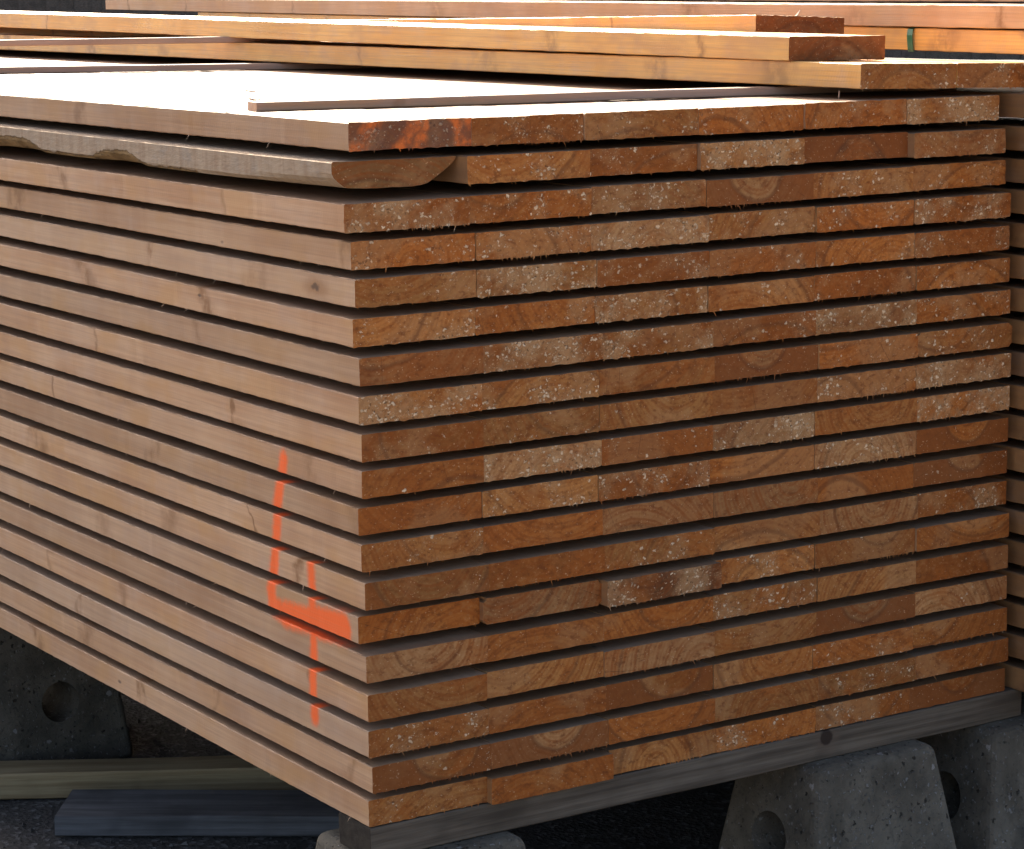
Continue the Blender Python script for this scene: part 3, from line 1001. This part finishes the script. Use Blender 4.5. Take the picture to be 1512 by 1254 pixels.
def chip(loc, L, Wd, yaw, seed, label, pitch=0.1):
    V, F = [], []
    n_ = 6
    for i in range(n_ + 1):
        t_ = i / n_
        wv = Wd * (0.35 + math.sin(math.pi * min(1, t_ * .8 + .15))) * 0.6
        zc = 0.25 * L * (t_ - .5) ** 2
        for sx_, sz_ in ((-1, 0), (1, 0), (.8, .0018), (-.8, .0018)):
            V.append((L * (t_ - .5), sx_ * wv + 0.001 * nz(seed, i, sx_), zc + sz_))
    for i in range(n_):
        for k in range(4):
            k2 = (k + 1) % 4
            F.append((i * 4 + k, (i + 1) * 4 + k, (i + 1) * 4 + k2, i * 4 + k2))
    F += [(0, 1, 2, 3), (n_ * 4 + 3, n_ * 4 + 2, n_ * 4 + 1, n_ * 4)]
    o = link_mesh("wood_chip", V, F, [M_STICK])
    o['seed'] = seed
    o['tone'] = 1.0
    o['grey'] = 0.0
    o.matrix_world = Matrix.Translation(loc) @ Matrix.Rotation(yaw, 4, 'Z') @ Matrix.Rotation(pitch, 4, 'Y')
    tag(o, label, "wood chip", "wood chips on the planks")


chip((0.223, 0.714, ztop - .0004), 0.022, 0.005, 0.3, 1.0, "small wood chip on the sunlit top layer, just left of the front lath's end")
chip((0.368, 1.012, ztop - .0008), 0.018, 0.004, -0.8, 2.0, "smaller wood chip further back on the sunlit top layer")
chip((0.905, 0.075, ztop + .004), 0.012, 0.0012, 1.2, 3.0, "thin splinter standing up at the top layer's front edge under the loose planks", pitch=1.4)
chip((1.215, 0.565, 1.0935), 0.050, 0.003, 0.6, 4.0, "pale splinter lying on the loose plank with the splintered edge", pitch=-0.25)


# ------------------------------------------------------------------ added board fence, fills the far background with dark
M_FENCE = weathered_mat("added_fence_boards", (0.16, 0.12, 0.09), (0.09, 0.068, 0.05), 'Z')
V, F = [], []
rf = random.Random(3)
x = -40.0
while x < 60:
    wb = rf.uniform(0.13, 0.17)
    h_ = 2.4 + rf.uniform(-0.03, 0.03)
    y_ = 0.012 * (len(V) // 8 % 2) + rf.uniform(-0.004, 0.004)
    b = len(V)
    V += [(x, y_, 0), (x + wb, y_, 0), (x + wb, y_ + .025, 0), (x, y_ + .025, 0), (x, y_, h_), (x + wb, y_, h_), (x + wb, y_ + .025, h_), (x, y_ + .025, h_)]
    F += [(b, b + 1, b + 5, b + 4), (b + 1, b + 2, b + 6, b + 5), (b + 2, b + 3, b + 7, b + 6), (b + 3, b, b + 4, b + 7), (b + 4, b + 5, b + 6, b + 7)]
    x += wb - 0.004
for zr in (0.5, 1.9):
    b = len(V)
    V += [(-40, .04, zr), (60, .04, zr), (60, .08, zr), (-40, .08, zr), (-40, .04, zr + .1), (60, .04, zr + .1), (60, .08, zr + .1), (-40, .08, zr + .1)]
    F += [(b, b + 1, b + 5, b + 4), (b + 1, b + 2, b + 6, b + 5), (b + 2, b + 3, b + 7, b + 6), (b + 3, b, b + 4, b + 7), (b + 4, b + 5, b + 6, b + 7)]
fence = link_mesh("added_fence", V, F, [M_FENCE])
fence.matrix_world = Matrix.Translation((6, 24, GZ)) @ Matrix.Rotation(R(-20), 4, 'Z')
tag(fence, "added dark board fence far behind the stacks, filling the background at upper left", "fence")

# ------------------------------------------------------------------ unseen tarpaulin block, added to keep light out from under the stacks
M_BLOCKER = plain("light_blocker_tarpaulin", (0.035, 0.04, 0.04), 0.6, 0.3)
V, F = [], []
nu, nv = 60, 34
x0_, x1_, y0_, y1_, zt_ = 1.50, 2.75, 0.05, 4.75, 0.93


def tp(u, v_):
    """rounded box section swept round the added block: u round the outline, v up the side"""
    per_ = 2 * ((x1_ - x0_) + (y1_ - y0_))
    d = u * per_
    lx, ly = x1_ - x0_, y1_ - y0_
    if d < lx:
        p_ = (x0_ + d, y0_, 0, -1)
    elif d < lx + ly:
        p_ = (x1_, y0_ + d - lx, 1, 0)
    elif d < 2 * lx + ly:
        p_ = (x1_ - (d - lx - ly), y1_, 0, 1)
    else:
        p_ = (x0_, y1_ - (d - 2 * lx - ly), -1, 0)
    fl = 0.025 * (1 - v_) * math.sin(u * 150) + 0.015 * nz(u * 40, v_ * 3, 1)
    return (p_[0] + p_[2] * fl, p_[1] + p_[3] * fl, GZ + 0.02 + (zt_ - GZ) * v_ + 0.01 * nz(u * 20, v_, 4))


nU = 240
for j in range(13):
    for i in range(nU):
        V.append(tp(i / nU, j / 12))
for j in range(12):
    for i in range(nU):
        i2 = (i + 1) % nU
        F.append((j * nU + i, j * nU + i2, (j + 1) * nU + i2, (j + 1) * nU + i))
F.append(tuple(12 * nU + i for i in range(nU)))
blocker = link_mesh("light_blocker", V, F, [M_BLOCKER])
tag(blocker, "added unseen block of dark tarpaulin beyond the neighbouring planks, keeping light from under the stacks", "light blocker")
